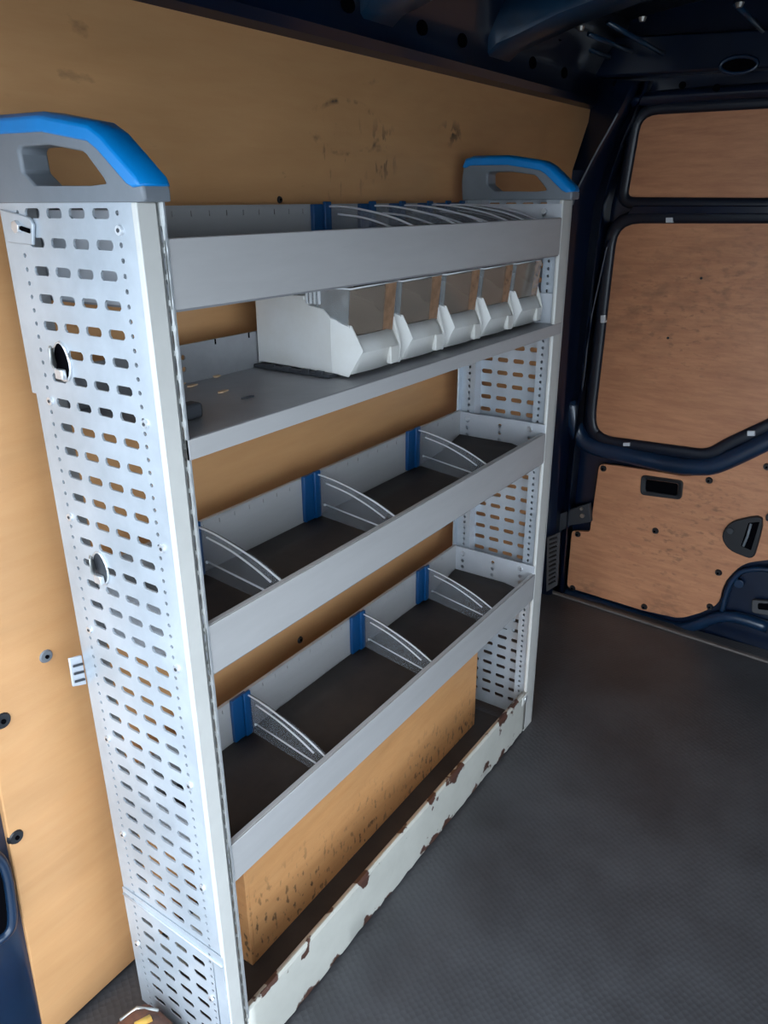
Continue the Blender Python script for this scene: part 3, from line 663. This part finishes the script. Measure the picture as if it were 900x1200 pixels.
# ------------------------------------------------------------------ storage bins
def make_bin(name, x, label):
    W = .196; z0 = zs+.010
    t = thing(name, label, 'bin', (x+W/2, .2, z0), 'white storage bins on the shelf')
    side = [(.352-.02, 0), (.332, .165), (.182, .168), (.168, .148), (.126, .142), (.104, .122), (.104, 0)]
    mb = MB()
    for xa in (x, x+W-.005):
        mb.prism([(xa, y, z0+z) for y, z in side], (.005, 0, 0))
    mb.box(x, x+W, .104, .332, z0, z0+.006); mb.box(x, x+W, .326, .332, z0, z0+.16)
    # outward rim at the top of the sides
    mb.box(x-.003, x+.006, .178, .332, z0+.160, z0+.168); mb.box(x+W-.006, x+W+.002, .178, .332, z0+.160, z0+.168)
    body = mb.build('bin_body', 'white', t, bevel=.0012)
    # wings either side of the pick opening
    for s_, xa in ((1, x), (-1, x+W)):
        wg = [(xa, .104, z0), (xa+s_*.004, .060, z0-.006), (xa+s_*.030, .036, z0+.052), (xa+s_*.012, .055, z0+.108), (xa, .104, z0+.124)]
        if s_ < 0: wg = [(xa, .104, z0), (xa-.002, .045, z0), (xa-.004, .040, z0+.045), (xa-.003, .060, z0+.108), (xa, .104, z0+.124)]
        MB().prism(wg, (s_*.005, .002, 0)).build('front_wing', 'white', body, bevel=.001)
    # curved lower front with ledge and label holder
    n = 8; lo = []; mid = []; up = []; led = []
    for i in range(n+1):
        f = i/n; xx = x+.012+(W-.02)*f; bow = -.007*math.sin(math.pi*f)
        a0 = .056+bow
        lo.append((xx, a0+.004, z0)); mid.append((xx if i else xx+.014, a0-.010, z0+.046)); up.append((xx if i else xx+.014, a0-.006, z0+.052)); led.append((xx if i else xx+.010, a0+.010, z0+.082))
    MB().grid([lo, mid, up, led]).build('front_wall', 'white', body, solid=.004, smooth='auto')
    MB().box(x+W*.72, x+W*.90, .036, .050, z0+.004, z0+.046).build('label_clip', 'white', body, bevel=.003)
    MB().box(x+W*.60, x+W*.95, .050, .056, z0+.052, z0+.060).build('front_ledge', 'white', body, bevel=.002)
    # see-through cover
    cv = MB(); yt, yb = .052, .062
    cv.prism([(x+.012, yb, z0+.080), (x+W*.74, yb, z0+.080), (x+W*.74, yt, z0+.186), (x+.006, yt, z0+.186)], (0, .003, 0))
    c = cv.build('clear_cover', 'window', t, label='smoky clear cover')
    MB().prism([(x+W*.74, yb, z0+.070), (x+W-.012, yb, z0+.070), (x+W-.006, yt, z0+.190), (x+W*.74, yt, z0+.190)], (0, .003, 0)).build('painted_reflection', 'reflection', c)  # strip added to show tan wood reflected in the cover
    for s_, xa in ((1, x+.004), (-1, x+W-.006)):
        MB().prism([(xa, .060, z0+.108), (xa, .104, z0+.120), (xa, .126, z0+.140), (xa, .175, z0+.152), (xa, .185, z0+.188), (xa, .052, z0+.188)], (.002, 0, 0)).build('cover_side', 'winside', c)
    MB().tube([(x+.004, .185, z0+.189), (x+.005, .052, z0+.189), (x+W-.005, .052, z0+.191), (x+W-.005, .185, z0+.191)], .0022, 6).build('cover_rim', 'clearrib', c, smooth=True)
    for k in range(4):
        yy = .135+.012*k
        MB().box(x-.001, x+.004, yy, yy+.004, z0+.152, z0+.182).build('cover_tooth', 'clearrib', c)
    return t
names = ['nearest the empty half of the shelf', 'second from the near end of the row', 'in the middle of the row of five', 'second from the far end of the row', 'last one, next to the far end panel']
for k, l in enumerate(names):
    make_bin('storage_bin', .548+.2095*k, 'white storage bin with smoky cover, '+l)
# dark rails under the bins
def dark_rail(x, label):
    t = thing('bin_rail', label, 'rail', (x, .2, zs))
    MB().box(x-.022, x+.012, .098, .385-.05, zs+.0005, zs+.0095).build('rail_strip', 'darkrail', t, bevel=.002)
    for y in (.12, .16, .22, .27):
        MB().box(x-.023, x-.012, y, y+.022, zs+.001, zs+.014).build('rail_tooth', 'darkrail', t, bevel=.001)
    return t
dark_rail(.552, 'dark slotted plastic rail under the left side of the nearest white bin')
tag(MB().box(.580, 1.585, .12, .32, zs+.0005, zs+.0095).build('plastic_strip', 'darkrail', bevel=.002), 'flat dark plastic strip under the row of white bins', 'rail')
p = onp(221, 492, 2, zs)
t = MB().box(p.x-.035, p.x+.028, p.y-.012, p.y+.020, zs+.0005, zs+.030).build('rail_block', 'darkrail', bevel=.006)
tag(t, 'small dark plastic block on the near end of the open shelf', 'block')
for (u, v), l in zip([(225, 453), (261, 460), (254, 442), (213, 451)],
                     ['tan fleck near the back, left of the larger one', 'largest tan fleck, in the middle of the empty shelf', 'tan fleck furthest back on the empty shelf', 'tiny tan fleck beside the near end of the shelf']):
    p = onp(u, v, 2, zs); w_ = .016 if v > 452 else .011
    q = [(p.x-w_, p.y-.003, zs+.001), (p.x-w_*.3, p.y-.008, zs+.001), (p.x+w_, p.y-.002, zs+.001), (p.x+w_*.6, p.y+.006, zs+.001), (p.x-w_*.6, p.y+.005, zs+.001)]
    tag(MB().prism(q, (0, 0, .003)).build('tan_fleck', 'chip'), l, 'wood chip', 'tan flecks on the open shelf')  # small flat tan flecks laid on the shelf
p = onp(290, 467, 2, zs)
tag(MB().prism([(p.x-.014, p.y+.004, zs+.001), (p.x, p.y-.002, zs+.001), (p.x+.016, p.y-.004, zs+.001), (p.x+.012, p.y+.003, zs+.001)], (0, 0, .003)).build('dark_scrap', 'darkrail'),
    'thin black scrap on the open shelf, before the white bins', 'scrap')

# ------------------------------------------------------------------ plywood wheel-arch box under the lowest tray
pb = thing('plywood_box', 'scuffed plywood box under the lowest tray, behind the base rail', 'box', (.85, .26, .012))
MB().box(.215, 1.505, .18, .192, .013, .595).build('front_board', 'box_ply', pb, bevel=.002)
MB().box(.203, .215, .18, .326, .013, .595).build('end_board', 'box_ply', pb, bevel=.002)
MB().box(1.493, 1.505, .192, .326, .013, .595).build('end_board', 'box_ply', pb, bevel=.002)
MB().box(.215, 1.493, .192, .326, .583, .595).build('top_board', 'box_ply', pb)
for u, rr, lo, hi in [(300, .40, .57, .64), (360, .4, .57, .64), (430, .4, .57, .64), (500, .4, .56, .62), (545, .35, .55, .62)]:
    q = onp(u, {300: 1090, 360: 1040, 430: 970, 500: 900, 545: 850}[u], 1, .18)
    add_mask(M['box_ply'], ((q.x-.85)*S, (.18-.26)*S, (q.z-.03)*S), rr*.55*S, 60, lo, hi, (.06, .035, .02), stretch=(1.5, 1, .7))

# rusty floor bracket with a strap at the foot of the near panel
rb = thing('floor_bracket', 'rusty floor bracket with orange strap at the foot of the near panel', 'bracket', (-.15, .20, 0))
n = 9; rows = []
c0 = onp(172, 1206, 2, .10)
for i in range(n):
    r_ = []
    for j in range(n):
        u = i/(n-1)*2-1; v_ = j/(n-1)*2-1
        hgt = .135*(max(0, (1-u**4)*(1-v_**4)))**.5
        r_.append((c0.x-.03+u*.10, c0.y-.0+v_*.085, .001+hgt+random.uniform(-1, 1)*.007*(hgt > .02)))
    rows.append(r_)
MB().grid(rows).build('bracket_body', 'rust', rb, smooth=True)
MB().tube([(c0.x-.03, c0.y+.06, .118), (c0.x+.01, c0.y+.045, .128), (c0.x+.04, c0.y+.0, .120)], .005, 6).build('bracket_rim', 'zinc', rb, smooth=True)
M['strap'] = mat('orange_strap', (.75, .28, .05), .7, col2=(.6, .5, .1), vscale=60)
MB().tube([(c0.x-.05, c0.y-.03, .135), (c0.x-.02, c0.y-.0, .142), (c0.x+.01, c0.y-.01, .135)], .012, 6, flat=((0, 0, 1), .5)).build('strap_end', 'strap', rb, smooth=True)
